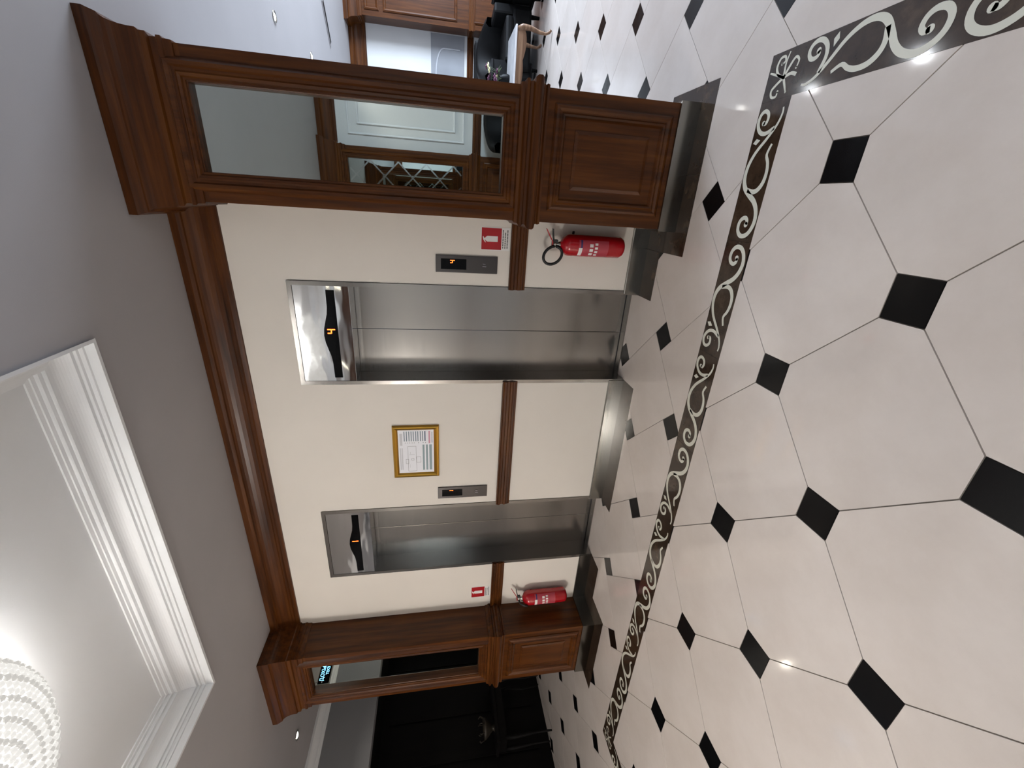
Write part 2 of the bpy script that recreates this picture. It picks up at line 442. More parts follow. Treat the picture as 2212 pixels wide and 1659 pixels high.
wr.box(5.5, 5.6, -3.0, 3.0, -.006, H).box(5.5, 5.6, 5.8, 8.3, -.006, H).box(5.5, 5.6, 3.0, 5.8, 2.4, H).box(5.5, 5.6, 3.0, 5.8, -.006, .9)
struct(wr.build('wall_right', GWALL))
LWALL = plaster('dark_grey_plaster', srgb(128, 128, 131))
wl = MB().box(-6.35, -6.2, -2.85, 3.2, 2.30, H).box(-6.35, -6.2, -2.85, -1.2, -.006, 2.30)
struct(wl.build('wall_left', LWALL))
nb = MB()
nb.box(-7.2, -7.05, -2.85, 3.2, -.006, 2.6)
niche = struct(nb.build('wall_niche', DWOOD))
for i in range(8):
    y0 = -1.1+i*.535
    MB().box(-7.05, -7.035, y0, y0+.5, .15, 2.2).build('panel', DWOOD, niche)
struct(MB().box(-7.2, -6.35, -2.85, 3.2, 2.30, 2.42).build('ceiling_niche', DWOOD))
# ceiling with the recess over the lobby
RX0, RX1, RY0, RY1 = -3.27, -.89, -1.95, .513
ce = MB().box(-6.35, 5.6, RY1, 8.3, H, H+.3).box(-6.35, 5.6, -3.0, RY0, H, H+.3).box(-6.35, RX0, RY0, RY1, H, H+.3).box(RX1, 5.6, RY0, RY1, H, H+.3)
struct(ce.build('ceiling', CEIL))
struct(MB().box(RX0, RX1, RY0, RY1, 3.175, H+.3).build('ceiling_recess', WHITE))
rp = [(.004, 2.968), (.004, 3.010), (.013, 3.012), (.013, 3.021), (.008, 3.023), (.012, 3.031), (.022, 3.034), (.022, 3.043), (.016, 3.045), (.018, 3.050), (.030, 3.053)]
rp += [(.030+.055*(1-math.cos(a)), 3.053+.058*math.sin(a)) for a in [math.pi/2*k/8 for k in range(1, 9)]]
rp += [(.097, 3.113), (.097, 3.122), (.091, 3.124), (.094, 3.132), (.108, 3.136), (.108, 3.144), (.103, 3.146), (.107, 3.154), (.122, 3.157), (.122, 3.164), (.140, 3.167), (.140, 3.175)]
loop = [(RX0, RY0), (RX0, RY1), (RX1, RY1), (RX1, RY0)]     # clockwise: the inside lies to the right
struct(MB().sweep([(-.012, 2.968)]+rp, loop, closed=True).build('trim_1', WHITE))
# wooden crown and chair rails on the lift wall
CROWN = [(0, 2.755), (.012, 2.757), (.014, 2.785), (.022, 2.792), (.022, 2.806), (.030, 2.812)]
CROWN += [(.030+.048*(1-math.cos(math.pi/2*k/6)), 2.812+.110*math.sin(math.pi/2*k/6)) for k in range(1, 7)]
CROWN += [(.084, 2.930), (.090, 2.940), (.090, 2.979), (0, 2.979)]
struct(MB().sweep(CROWN, [(-3.92, YW), (-.30, YW)]).build('trim_2', WOOD[0]))
RAIL = [(0, .872), (.012, .872), (.014, .884), (.020, .890), (.020, .902), (.027, .910), (.027, .925), (.018, .930), (.018, .948), (.028, .955), (.030, .972), (.022, .980), (.022, .988), (0, .988)]
for i, (a, b) in enumerate(((DOORS[0][1]+.012, -.30), (DOORS[1][1]+.012, DOORS[0][0]-.012), (-3.93, DOORS[1][0]-.012))):
    struct(MB().sweep(RAIL, [(a, YW), (b, YW)]).build('trim_%d' % (3+i), WOOD[0]))
BASEB = [(0, .0005), (.016, .0005), (.016, .116), (.012, .122), (0, .122)]
for nm, a, b in (('baseboard_front', DOORS[0][1]+.01, -.30), ('baseboard_middle', DOORS[1][1]+.01, DOORS[0][0]-.01), ('baseboard_left', -3.93, DOORS[1][0]-.01)):
    struct(MB().sweep(BASEB, [(a, YW), (b, YW)]).build(nm, DARKSTONE))
# lounge: crown, rail, dado panel on the far wall
FC = [(o*1.3, z) for o, z in CROWN]
struct(MB().sweep([(o, 2.98-(2.98-z)*1.25) for o, z in FC], [(.36, 8.1), (5.5, 8.1)]).build('trim_6', WOOD[0]))
struct(MB().sweep([(o, z-.09) for o, z in RAIL], [(.36, 8.1), (2.57, 8.1)]).build('trim_7', WOOD[0]))
struct(MB().sweep(BASEB, [(.36, 8.1), (2.57, 8.1)]).build('baseboard_far', DARKSTONE))
# left passage cornice
CW = [(0, 2.86), (.015, 2.862), (.02, 2.885), (.03, 2.89)]+[(.03+.05*(1-math.cos(math.pi/2*k/5)), 2.89+.06*math.sin(math.pi/2*k/5)) for k in range(1, 6)]+[(.1, 2.955), (.1, 2.979), (0, 2.979)]
struct(MB().sweep(CW, [(-6.2, -2.85), (-6.2, 3.2)]).build('trim_8', WHITE))
# rear wall behind the camera (seen in the column mirrors)
struct(MB().sweep(CROWN, [(5.5, -2.85), (.36, -2.85)]).build('trim_9', WOOD[0]))
struct(MB().sweep(CROWN, [(-.30, -2.85), (-6.1, -2.85)]).build('trim_10', WOOD[0]))
struct(MB().sweep(RAIL, [(5.5, -2.85), (.36, -2.85)]).build('trim_11', WOOD[0]))
struct(MB().sweep(RAIL, [(-.30, -2.85), (OX1, -2.85)]).build('trim_12', WOOD[0]))
def xz(y, s): return lambda a, b, d: (a, y+s*d, b)
PM = [(0, 0), (0, .012), (.008, .016), (.02, .012), (.026, .0)]
for nm, x0, x1, z0, z1 in (('trim_13', .50, 1.75, 1.10, 2.62), ('trim_14', .62, 1.62, 1.22, 2.50)):
    struct(MB().sweep(PM, [(x0, z0), (x0, z1), (x1, z1), (x1, z0)], closed=True, fn=xz(-2.85, 1)).build(nm, WHITE))

# ------------------------------------------------------------------ wood-clad columns
def wood_column(name, cx, label, rear=(True, True), lattice_mirror=False):
    """local: front face towards -Y at y=0; origin on the floor at the front centre"""
    t = empty(name, (cx, YC, 0)); tag(t, label, 'column', 'wood clad columns')
    hw = .333; dl, dr = (.65 if rear[0] else .33), (.65 if rear[1] else .33)
    MB().box(-hw, hw, .055, .65, .0, 2.979).build('core', WOOD[2], t)
    mx, z0, z1 = .195, 1.115, 2.635
    for s in (-1, 1):
        MB().box(s*hw, s*mx, 0, .056, 1.02, z1).build('stile', WOOD[2], t)
    MB().box(-hw, hw, 0, .056, z1, 2.979).build('frieze', WOOD[0], t)
    MB().box(-mx, mx, 0, .056, 1.02, z0).build('sill_rail', WOOD[0], t)
    fr = lambda a, b, d: (a, -d, b)
    # stepped moulding round the mirror (built outward from the glass)
    mp = [(-.004, -.045), (-.004, -.012), (.006, -.006), (.014, .010), (.026, .014), (.034, .008), (.046, .008), (.054, .018), (.070, .022), (.080, .012), (.090, .0)]
    ring = [(-mx, z0), (mx, z0), (mx, z1), (-mx, z1)]
    MB().sweep(mp, ring, closed=True, fn=fr).build('mirror_frame', WOOD[2], t)
    g = MB().box(-mx, mx, .044, .050, z0, z1).build('mirror', MIRROR, t)
    if lattice_mirror:
        n = 0
        for k in range(-2, 8):
            for s in (-1, 1):
                za = z0-.25+k*.37+(0 if s > 0 else .39)
                pa, pb = [-mx, za], [mx, za+.39*s]
                # clip to the glass
                def at(zl): 
                    f = (zl-pa[1])/(pb[1]-pa[1]); return [pa[0]+f*(pb[0]-pa[0]), zl]
                lo, hi = z0+.02, z1-.02
                if min(pa[1], pb[1]) >= hi or max(pa[1], pb[1]) <= lo: continue
                for q in (pa, pb):
                    if q[1] < lo: q[:] = at(lo)
                    elif q[1] > hi: q[:] = at(hi)
                d = Vector((pb[0]-pa[0], pb[1]-pa[1])); 
                if d.length < .05: continue
                nn = Vector((-d.y, d.x)).normalized()*.009
                pts = [(pa[0]+nn.x, pa[1]+nn.y), (pb[0]+nn.x, pb[1]+nn.y), (pb[0]-nn.x, pb[1]-nn.y), (pa[0]-nn.x, pa[1]-nn.y)]
                MB().prism(pts, lambda a, b, d_: (a, .044-d_, b), 0, .004+.0005*n % .002).build('bevel_strip', GREYBEV, g); n += 1
    # lower raised panel
    MB().box(-hw, hw, 0, .056, .118, .89).build('dado_board', WOOD[2], t)
    def rect(x, za, zb): return [(-x, za), (x, za), (x, zb), (-x, zb)]
    MB().sweep([(.0, -.001), (.0, .006), (-.010, .016), (-.022, .020), (-.034, .012), (-.040, .012), (-.048, .020), (-.058, .016), (-.070, -.001)], rect(.268, .150, .842), closed=True, fn=fr).build('panel_moulding', WOOD[2], t)
    f = MB(); f.sweep([(0, -.001), (0, .005), (-.018, .012), (-.018, -.001)], rect(.150, .275, .715), closed=True, fn=fr)
    f.prism(rect(.134, .291, .699), lambda a, b, d: (a, -d, b), 0, .011)
    f.build('raised_panel', WOOD[2], t)
    path = [(hw, dr), (hw, 0), (-hw, 0), (-hw, dl)]; path = path[::-1]
    path = [(-hw, dl), (-hw, 0), (hw, 0), (hw, dr)]
    ws = [(0, .878), (.010, .880), (.014, .893), (.008, .900), (.014, .910), (.034, .918), (.042, .930), (.042, .950), (.034, .962), (.018, .970), (.016, .985), (.026, .992), (.026, 1.006), (.012, 1.016), (.010, 1.034), (0, 1.040)]
    MB().sweep(ws, path).build('waist_moulding', WOOD[0], t)
    cr = [(0, 2.655), (.008, 2.657), (.010, 2.690), (.018, 2.694), (.018, 2.712), (.012, 2.716), (.012, 2.742), (.026, 2.748), (.026, 2.772), (.034, 2.780)]
    cr += [(.034+.030*(1-math.cos(math.pi/2*k/6)), 2.780+.12*math.sin(math.pi/2*k/6)) for k in range(1, 7)]
    cr += [(.066, 2.905), (.074, 2.930), (.078, 2.940), (.078, 2.979), (0, 2.979)]
    MB().sweep(cr, path).build('cornice', WOOD[0], t)
    MB().sweep([(0, .0008), (.012, .0008), (.012, .118), (0, .120)], path).build('stone_plinth', DARKSTONE, t)
    return t
cA = wood_column('wood_column', .025, 'mahogany column with tall mirror nearest the camera, right of the lifts', (False, True))
cB = wood_column('wood_column', -4.262, 'mahogany column with tall mirror reflecting an EXIT sign, left of the lifts', (True, False))
cR = wood_column('wood_column', .025, 'mahogany column with diamond-bevelled mirror, seen only in the near column mirror', (True, True), True)
cR.location = (.025, -2.74, 0); cR.rotation_euler = (0, 0, math.pi)

# ------------------------------------------------------------------ lifts
SEG = {'4': 'bcfg', '1': 'bc', '8': 'abcdefg'}
def digit(ch, cx, cz, hgt, y, parent, name='digit', mat=LED):
    wd = hgt*.52; th = hgt*.15; mb = MB()
    S = {'a': (-wd/2, wd/2, hgt/2-th/2, hgt/2+th/2), 'g': (-wd/2, wd/2, -th/2, th/2), 'd': (-wd/2, wd/2, -hgt/2-th/2, -hgt/2+th/2),
         'b': (wd/2-th/2, wd/2+th/2, .03*hgt, hgt/2), 'c': (wd/2-th/2, wd/2+th/2, -hgt/2, -.03*hgt), 'f': (-wd/2-th/2, -wd/2+th/2, .03*hgt, hgt/2), 'e': (-wd/2-th/2, -wd/2+th/2, -hgt/2, -.03*hgt)}
    for c in SEG[ch]:
        x0, x1, z0, z1 = S[c]; mb.box(cx+x0, cx+x1, y-.002, y, cz+z0, cz+z1)
    return mb.build(name, mat, parent)
def elevator(x0, x1, ch, label):
    cx = (x0+x1)/2; hw = (x1-x0)/2; top = 2.408; hb = 2.057
    t = empty('elevator', (cx, YW, 0)); tag(t, label, 'elevator', 'lift entrances')
    for s in (-1, 1):
        mb = MB().box(s*hw, s*(hw+.028), -.008, 0.2, 0.0008, top+.028)
        mb.build('jamb', STEEL, t)
    MB().box(-hw, hw, -.008, .2, top, top+.028).build('head_frame', STEEL, t)
    hp = MB().bevbox(-hw, hw, -.004, .17, hb, top-.001, .002).build('header_panel', POLISH, t)
    # display window: straight bottom edge, bulging top edge
    pts = [(-.312, 2.150), (.312, 2.150), (.312, 2.203), (.20, 2.205), (.15, 2.211), (.10, 2.225), (.05, 2.238), (0, 2.243), (-.05, 2.238), (-.10, 2.225), (-.15, 2.211), (-.20, 2.205), (-.312, 2.203)]
    dw = MB().prism(pts, lambda a, b, d: (a, d, b), -.0065, -.0035).build('display_window', BLKGLOSS, hp)
    digit(ch, .03 if ch == '4' else .02, 2.193, .050, -.0066, hp)
    for s in (-1, 1):
        MB().bevbox(s*.0018 if s > 0 else -hw, hw if s > 0 else -.0018, .178, .20, .012, 2.15, .0015).build('door_panel', STEEL, t)
    MB().box(-hw, hw, .10, .2, .0008, .008).build('sill', STEEL, t)
    return t
elevator(*DOORS[0], '4', 'steel lift between the framed plan and the near column, display reading 4')
elevator(*DOORS[1], '1', 'steel lift beside the left column, display reading 1')
def call_panel(cx, ch, label):
    t = empty('call_panel', (cx, YW, 1.279)); tag(t, label, 'call panel', 'lift call panels')
    MB().bevbox(-.056, .056, -.012, 0, -.208, .208, .003).build('plate', PANELM, t)
    d = MB().box(-.034, .034, -.0135, -.010, .004, .174).build('display', BLKGLOSS, t)
    digit(ch, .016, .097, .03, -.0137, d)
    b = MB(); b.lathe([(.0, 0), (.017, 0), (.019, .003), (.019, .006), (0, .006)], seg=24, smooth=False)
    b.v = [(x, -.0115-z+.003, y-.117) for x, y, z in b.v]; b.build('button', PANELM, t)
    MB().box(-.011, -.0085, -.0155, -.0144, -.13, -.105).box(.0075, .0095, -.0155, -.0144, -.125, -.107).build('button_mark', LGREYINK, t)
call_panel(-.613, '4', 'dark steel lift call panel beside the fire extinguisher sign, showing 4')
call_panel(-2.501, '1', 'dark steel lift call panel below the gold picture frame, showing 1')

# ------------------------------------------------------------------ signs, plan, extinguishers
def ext_sign(x0, x1, z0, z1, label):
    cx, cz = (x0+x1)/2, (z0+z1)/2; hw, hh = (x1-x0)/2, (z1-z0)/2
    t = empty('fire_extinguisher_sign', (cx, YW, cz)); tag(t, label, 'sign', 'fire extinguisher signs')
    MB().box(-hw, hw, -.002, 0, -hh, hh).build('plate', WPAINT, t)
    MB().box(-hw*.94, hw*.94, -.0026, -.0016, -hh+.058, hh*.95).build('red_field', REDSIGN, t)
    zc = .03
    pic = [(-.018, -.045), (.018, -.045), (.018, .025), (.012, .035), (.004, .040), (.004, .045), (.016, .052), (.012, .056), (-.006, .052), (-.022, .040), (-.024, .034), (-.006, .042), (-.004, .040), (-.012, .035), (-.018, .025)]
    MB().prism([(a, b+zc) for a, b in pic], lambda a, b, d: (a, d, b), -.0034, -.0024).build('pictogram', WPAINT, t)
    for i, ws in enumerate(((.9, .6), (.8, .75), (.95, .7))):
        mb = MB(); z = -hh+.044-i*.015; random.seed(i+3); x = -hw*.8
        while x < hw*.78*ws[0]:
            l = random.uniform(.008, .02); mb.box(x, min(x+l, hw*.82), -.0026, -.0018, z, z+.007); x += l+.003
        mb.build('text_line', GREYINK, t)
ext_sign(-.514, -.368, .993, 1.190, 'red fire extinguisher sign beside the near column, above the chair rail')
ext_sign(-3.795, -3.655, .991, 1.180, 'red fire extinguisher sign beside the left column, above the chair rail')

t = empty('picture_frame', (-2.083, YW, 1.655)); tag(t, 'gold framed evacuation plan on the wall between the lifts', 'picture frame')
hw, hh = .239, .179
MB().sweep([(0, 0), (0, .012), (-.006, .020), (-.018, .024), (-.030, .018), (-.038, .010), (-.042, .0)], [(-hw, -hh), (hw, -hh), (hw, hh), (-hw, hh)], closed=True, fn=lambda a, b, d: (a, -d, b)).build('frame', GOLD, t)
MB().box(-hw+.02, hw-.02, -.001, 0, -hh+.02, hh-.02).build('backing', base('brown_board', srgb(90, 70, 50), .8)[0], t)
sh = MB().box(-.2, .2, -.006, -.001, -.138, .138).build('sheet', base('paper', srgb(226, 227, 232), .5)[0], t)
def bar(mb, a0, a1, b0, b1, y=-.0066):
    mb.box(-.2+.4*a0, -.2+.4*a1, y, -.0058, .138-.276*b1, .138-.276*b0)
mb = MB()
for b in (.175, .24, .307, .37, .43, .497, .557, .625, .69): bar(mb, .745, .967, b-.012, b+.013)
mb.build('legend_lines', SLATE, sh)
mb = MB(); bar(mb, .745, .967, .74, .77); mb.build('heading_line', NAVY, sh)
mb = MB(); bar(mb, .69, .97, .855, .90); mb.build('red_line', PINK, sh)
mb = MB()
for b in (.2, .262, .325, .39, .45, .57, .70, .77): bar(mb, .70, .715, b-.008, b+.008)
bar(mb, .70, .95, .945, .96)
def outl(a0, a1, b0, b1, w_=.006):
    bar(mb, a0, a1, b0, b0+w_); bar(mb, a0, a1, b1-w_, b1); bar(mb, a0, a0+w_*.7, b0, b1); bar(mb, a1-w_*.7, a1, b0, b1)
outl(.04, .63, .26, .50); outl(.245, .38, .50, .63); outl(.22, .33, .20, .28); outl(.30, .345, .36, .43); bar(mb, .13, .2, .31, .313); bar(mb, .45, .5, .33, .333); bar(mb, .43, .433, .30, .45)
mb.build('floor_plan', GREYINK, sh)
mb = MB(); bar(mb, .06, .66, .68, .735); bar(mb, .06, .66, .775, .83); bar(mb, .06, .66, .87, .945); mb.build('text_block', TEAL, sh)
mb = MB(); bar(mb, .65, .92, .05, .12); bar(mb, .08, .59, .04, .07); bar(mb, .08, .59, .09, .12); mb.build('title_lines', LGREYINK, sh)

def extinguisher(cx, cz0, rz, label, hose=True):
    """local: origin at the foot centre, label side towards -Y"""
    t = empty('fire_extinguisher', (cx, 1.312, cz0), rz); tag(t, label, 'fire extinguisher', 'red fire extinguishers')
    R_ = .070
    MB().lathe([(0, 0), (.045, 0), (.060, .010), (R_, .030), (R_, .385), (.066, .402), (.050, .424), (.026, .438), (.020, .442), (0, .442)], seg=36).build('cylinder', RED, t)
    MB().lathe([(0, .438), (.020, .440), (.021, .452), (.016, .456), (.016, .470), (.020, .474), (.018, .490), (0, .492)], seg=18).build('valve', CHROME, t)
    MB().box(-.012, .030, -.014, .014, .462, .492).build('valve_body', RUBBER, t)
    for nm, za, zb, mat in (('lever', .488, .545, RED), ('handle', .478, .500, RUBBER)):
        q = [(-.015, za), (.02, za+.006), (.06, (za+zb)/2+.004), (.098, zb), (.098, zb+.006), (.06, (za+zb)/2+.012), (.02, za+.013), (-.015, za+.012)]
        MB().prism(q, lambda a, b, d: (a, d, b), -.011, .011).build(nm, mat, t)
    if hose:
        pth = []
        for k in range(29):
            a = math.radians(-8 + 352*k/28); pth.append((-.066+.056*math.cos(a)-.012*math.sin(a), -.018-.02*math.sin(a/2), .492+.062*math.sin(a)))
        MB().tube(pth, .0095, 10).build('hose', RUBBER, t)
    else:
        MB().tube([(-.01, -.01, .478), (-.035, -.03, .470), (-.05, -.045, .44), (-.055, -.055, .40)], .0095, 10).build('hose', RUBBER, t)
    # curved label on the front
    def arc(mb, a0, a1, z0, z1, r):
        n = 10; vs = []
        for k in range(n+1):
            a = math.radians(a0+(a1-a0)*k/n); x, y = r*math.sin(a), -r*math.cos(a)
            vs += [(x, y, z0), (x, y, z1)]
        mb.add(vs, [(2*k, 2*k+2, 2*k+3, 2*k+1) for k in range(n)], True); return mb
    lab = arc(MB(), -52, 42, .125, .330, R_+.0006).build('label', PINKLAB, t)
    arc(MB(), -50, 0, .306, .330, R_+.0012).build('label_band', WPAINT, lab)
    arc(MB(), 0, 42, .306, .318, R_+.0012).build('label_stripe', BLUELAB, lab)
    ic = MB()
    for k in range(3): arc(ic, -42+k*24, -26+k*24, .232, .256, R_+.0012)
    for k in range(4): arc(ic, -44+k*20, -32+k*20, .200, .220, R_+.0012)
    ic.build('label_icons', WPAINT, lab)
    MB().box(-.02, .02, R_-.006, .088, .30, .40).box(-.075, .075, R_+.004, R_+.010, .33, .345).build('wall_bracket', RUBBER, t)
    return t
extinguisher(-.448, .225, math.radians(-8), 'red fire extinguisher with looped black hose beside the near column')
extinguisher(-3.765, .240, math.radians(28), 'red fire extinguisher hanging in the corner of the left column', False)

# ------------------------------------------------------------------ chandelier
CH = (-2.05, -.72)
t = empty('chandelier', (CH[0], CH[1], 3.0)); tag(t, 'lit round crystal bead chandelier in the ceiling recess', 'chandelier')
MB().lathe([(0, .174), (.20, .174), (.22, .160), (.22, .145), (0, .145)], seg=40).build('canopy', CHROME, t)
MB().lathe([(.40, .10), (.455, .09), (.470, .05), (.455, .01), (.40, -.035), (.30, -.075), (.18, -.105), (.06, -.12), (0, -.12)], seg=40).build('diffuser_bowl', CHANDM, t)
for k in range(4):
    a = math.pi/4+k*math.pi/2
    MB().tube([(.18*math.cos(a), .18*math.sin(a), .15), (.40*math.cos(a), .40*math.sin(a), .10)], .008, 8).build('arm', CHROME, t)
prof = []
for (r0, z0), (r1, z1) in zip([(.486, .095), (.502, .045), (.490, -.005), (.440, -.052), (.34, -.096), (.22, -.128), (.10, -.145)], [(.502, .045), (.490, -.005), (.440, -.052), (.34, -.096), (.22, -.128), (.10, -.145), (.02, -.148)]):
    n = max(1, round(math.hypot(r1-r0, z1-z0)/.0225)); prof += [(r0+(r1-r0)*k/n, z0+(z1-z0)*k/n) for k in range(n)]
random.seed(21)
unit = bmesh.new(); bmesh.ops.create_icosphere(unit, subdivisions=1, radius=1); unit.verts.index_update()
UV_ = [v.co.copy() for v in unit.verts]; UF = [[v.index for v in f.verts] for f in unit.faces]
for j, (r, z) in enumerate(prof):
    n = max(5, int(2*math.pi*r/.029)); mb = MB()
    for k in range(n):
        a = 2*math.pi*(k+.5*(j % 2))/n+random.uniform(-.004, .004); q = random.uniform(.0125, .0150)
        c = Vector((r*math.cos(a), r*math.sin(a), z+random.uniform(-.003, .003)))
        mb.add([c+v*q for v in UV_], UF)
    o = mb.build('crystal_ring', BEADM2 if j % 3 == 1 else BEADM, t); o['kind'] = 'stuff'

t = empty('added_globe_light', (-5.0, -4.3, 2.25)); tag(t, 'large globe light added in an unseen hall behind the camera to brighten the lift wall', 'chandelier')  # added light source, out of view, for even light on the lift wall
MB().ball((0, 0, 0), .33, 3).build('globe', emit('added_globe_glow', (1, .965, .92, 1), P_GLOBE), t)
MB().tube([(0, 0, .32), (0, 0, .70)], .012, 10).build('rod', CHROME, t)
MB().lathe([(0, .70), (.06, .70), (.08, .729), (0, .729)], seg=24).build('canopy', CHROME, t)

# ------------------------------------------------------------------ downlights and exit sign
def downlight(x, y, power, color, label):
    t = empty('downlight', (x, y, H)); tag(t, label, 'downlight', 'round ceiling downlights')
    MB().lathe([(.030, .0), (.048, -.001), (.052, -.006), (.046, -.010), (.036, -.008), (.030, .0)], seg=24).build('ring', CHROME, t)
    MB().lathe([(0, -.012), (.018, -.011), (.030, -.004), (.031, .0)], seg=20).build('lens', BULB, t)
    light('SPOT', 'downlight_lamp', (0, 0, -.03), power, color, t, spot_size=math.radians(120), spot_blend=.6, shadow_soft_size=.03)
downlight(1.27, 2.54, P_SPOT_R, (.9, .94, 1), 'round ceiling downlight in the lounge, nearest the lift column')
downlight(1.27, 3.80, P_SPOT_R, (.9, .94, 1), 'lit ceiling downlight in the lounge, seen right of the near column')
downlight(1.29, 5.10, P_SPOT_R, (.9, .94, 1), 'lit ceiling downlight in the lounge, at the edge of the near column')
for x_, w_ in ((-4.0, 'left end of the rear row'), (-2.75, 'second of the rear row from the left'), (-1.5, 'third of the rear row from the left'), (-.4, 'fourth of the rear row from the left'), (1.2, 'right end of the rear row')):
    downlight(x_, -2.3, P_SPOT_B, (1, .95, .88), 'added unseen ceiling downlight behind the camera, ' + w_)  # whole rear row is added fill light, out of view
downlight(-5.49, 1.32, P_SPOT_L, (1, .93, .8), 'lit ceiling downlight in the dark left passage')

t = empty('exit_sign', (-5.27, .42, 2.78)); tag(t, 'hanging EXIT sign with blue lettering, seen in the left column mirror', 'exit sign')
MB().bevbox(-.02, .0, -.135, .135, -.068, .068, .003).build('case', CHROME, t)
MB().box(-.001, .002, -.126, .126, -.06, .06).build('face', BLKGLOSS, t)
for s in (-.1, .1): MB().tube([(-.01, s, .066), (-.01, s, .199)], .004, 8).build('rod', CHROME, t)
def text(body, y, z, size, x, parent, mat, name='lettering'):
    c = bpy.data.curves.new('lettering', 'FONT'); c.body = body; c.size = size; c.align_x = 'CENTER'; c.align_y = 'CENTER'; c.extrude = .0008
    o = bpy.data.objects.new('tmp', c); col.objects.link(o)
    dg = bpy.context.evaluated_depsgraph_get(); me = bpy.data.meshes.new_from_object(o.evaluated_get(dg)); bpy.data.objects.remove(o)
    me.transform(Matrix.Translation((x, y, z)) @ Matrix.Rotation(math.pi/2, 4, 'Z') @ Matrix.Rotation(math.pi/2, 4, 'X'))
    me.materials.clear(); me.materials.append(mat)
    q = bpy.data.objects.new(name, me); col.objects.link(q); q.parent = parent; return q
text('ВЫХОД', -.005, .022, .055, .0032, t, BLUELED)
text('EXIT', -.015, -.026, .045, .0032, t, BLUELED)
MB().box(.0022, .0034, .093, .118, .012, .020).build('arrow_mark', WPAINT, t)

# ------------------------------------------------------------------ lounge beyond the near column
# wooden pilaster on the far wall
t = empty('wood_pilaster', (2.95, 8.1, 0)); tag(t, 'panelled wooden pilaster on the far lounge wall', 'pilaster')
MB().box(-.38, .6, -.35, 0, .0005, 2.979).build('body', WOOD[2], t)
for x0, x1, z0, z1 in ((-.30, .50, 1.10, 2.35), (-.30, .50, 2.42, 2.66), (-.30, .50, .2, .86)):
    MB().sweep([(0, 0), (0, .012), (-.02, .02), (-.04, .012), (-.05, 0)], [(x0, z0), (x1, z0), (x1, z1), (x0, z1)], closed=True, fn=lambda a, b, d: (a, -.35-d, b)).build('panel_frame', WOOD[2], t)
MB().sweep([(o, 2.98-(2.98-z)*1.25) for o, z in FC], [(-.38, 0), (-.38, -.35), (.6, -.35)]).build('crown', WOOD[0], t)
MB().sweep([(o, z-.09) for o, z in RAIL], [(-.38, 0), (-.38, -.35), (.6, -.35)]).build('rail', WOOD[0], t)
# grey marbled dado picture
t = empty('wall_panel', (2.1, 8.1, 1.23)); tag(t, 'grey marbled panel with an arched outline on the far lounge wall', 'wall panel')
MB().box(-.75, .45, -.012, 0, -.28, .33).build('slab', plaster('grey_marble', srgb(160, 162, 166), .3, .2), t)
mb = MB(); mb.sweep([(0, .012), (0, .02), (.02, .02), (.02, .012)], [(-.55+.0, -.2), (-.55, .1)]+[(-.15-.4*math.cos(math.pi*k/10), .1+.15*math.sin(math.pi*k/10)) for k in range(1, 10)]+[(.25, .1), (.25, -.2)], fn=lambda a, b, d: (a, -d, b))
mb.build('arch_outline', plaster('pale_marble', srgb(196, 198, 202), .3, .1), t)
# coffee table
t = empty('coffee_table', (1.20, 5.30, 0)); tag(t, 'low wooden coffee table with white marble top and curved legs', 'table')
MB().bevbox(-.70, .66, -.32, .32, .455, .478, .006).build('marble_top', MARBLE, t)
ap = MB(); pts = [(-.66, .452), (-.66, .36)]+[(-.66+1.28*k/32, .365-.022*abs(math.sin(k*math.pi/8))-.02*math.cos(k*2*math.pi/32)) for k in range(1, 32)]+[(.62, .36), (.62, .452)]
for y in (-.30, .28): ap.prism(pts, lambda a, b, d: (a, d, b), y, y+.02)
ap.box(-.68, -.66, -.30, .30, .37, .452).box(.62, .64, -.30, .30, .37, .452)
CARV = wood('carved_walnut', 0, srgb(70, 48, 34), srgb(112, 84, 64), srgb(146, 116, 92), .4)
ap.build('apron', CARV, t)
for sx in (-1, 1):
    for sy in (-1, 1):
        bx, by = (.615 if sx > 0 else -.635), sy*.27
        pth = [(bx, by, .45), (bx+sx*.03, by+sy*.02, .38), (bx+sx*.028, by+sy*.02, .28), (bx+sx*.004, by, .16), (bx-sx*.004, by, .08), (bx+sx*.016, by+sy*.01, .035), (bx+sx*.04, by+sy*.02, .018)]
        MB().tube(pth, [.034, .038, .030, .022, .017, .018, .018], 10).build('leg', CARV, t)
# flowers on the table
t = empty('flower_vase', (1.36, 5.36, .4785)); tag(t, 'dark vase of purple and cream flowers on the coffee table', 'flowers')
MB().lathe([(0, 0), (.05, 0), (.062, .03), (.055, .09), (.035, .12), (.045, .14), (.04, .14), (.03, .12), (0, .1)], seg=20).build('vase', LEATHER, t)
random.seed(11)
for i in range(16):
    a = random.uniform(0, 6.28); r = random.uniform(.02, .13); z = .16+random.uniform(0, .16)
    c = (r*math.cos(a), r*math.sin(a), z)
    bl = MB()
    for k in range(5):
        b = k*1.2566; bl.ball((c[0]+.02*math.cos(b), c[1]+.02*math.sin(b), c[2]), .02, 1, (1, 1, .55))
    bl.ball((c[0], c[1], c[2]+.008), .014, 1)
    bl.build('blossom', PETALW if i % 4 == 0 else PETALP, t)
    MB().tube([(0, 0, .1), (c[0]*.5, c[1]*.5, .14+.0*i), c], .003, 5).build('stem', LEAF, t)
for i in range(7):
    a = i*.9; MB().add([(0.02*math.cos(a), .02*math.sin(a), .13), (.1*math.cos(a+.2), .1*math.sin(a+.2), .17), (.16*math.cos(a), .16*math.sin(a), .12), (.1*math.cos(a-.2), .1*math.sin(a-.2), .155)], [(0, 1, 2, 3)]).build('leaf', LEAF, t)
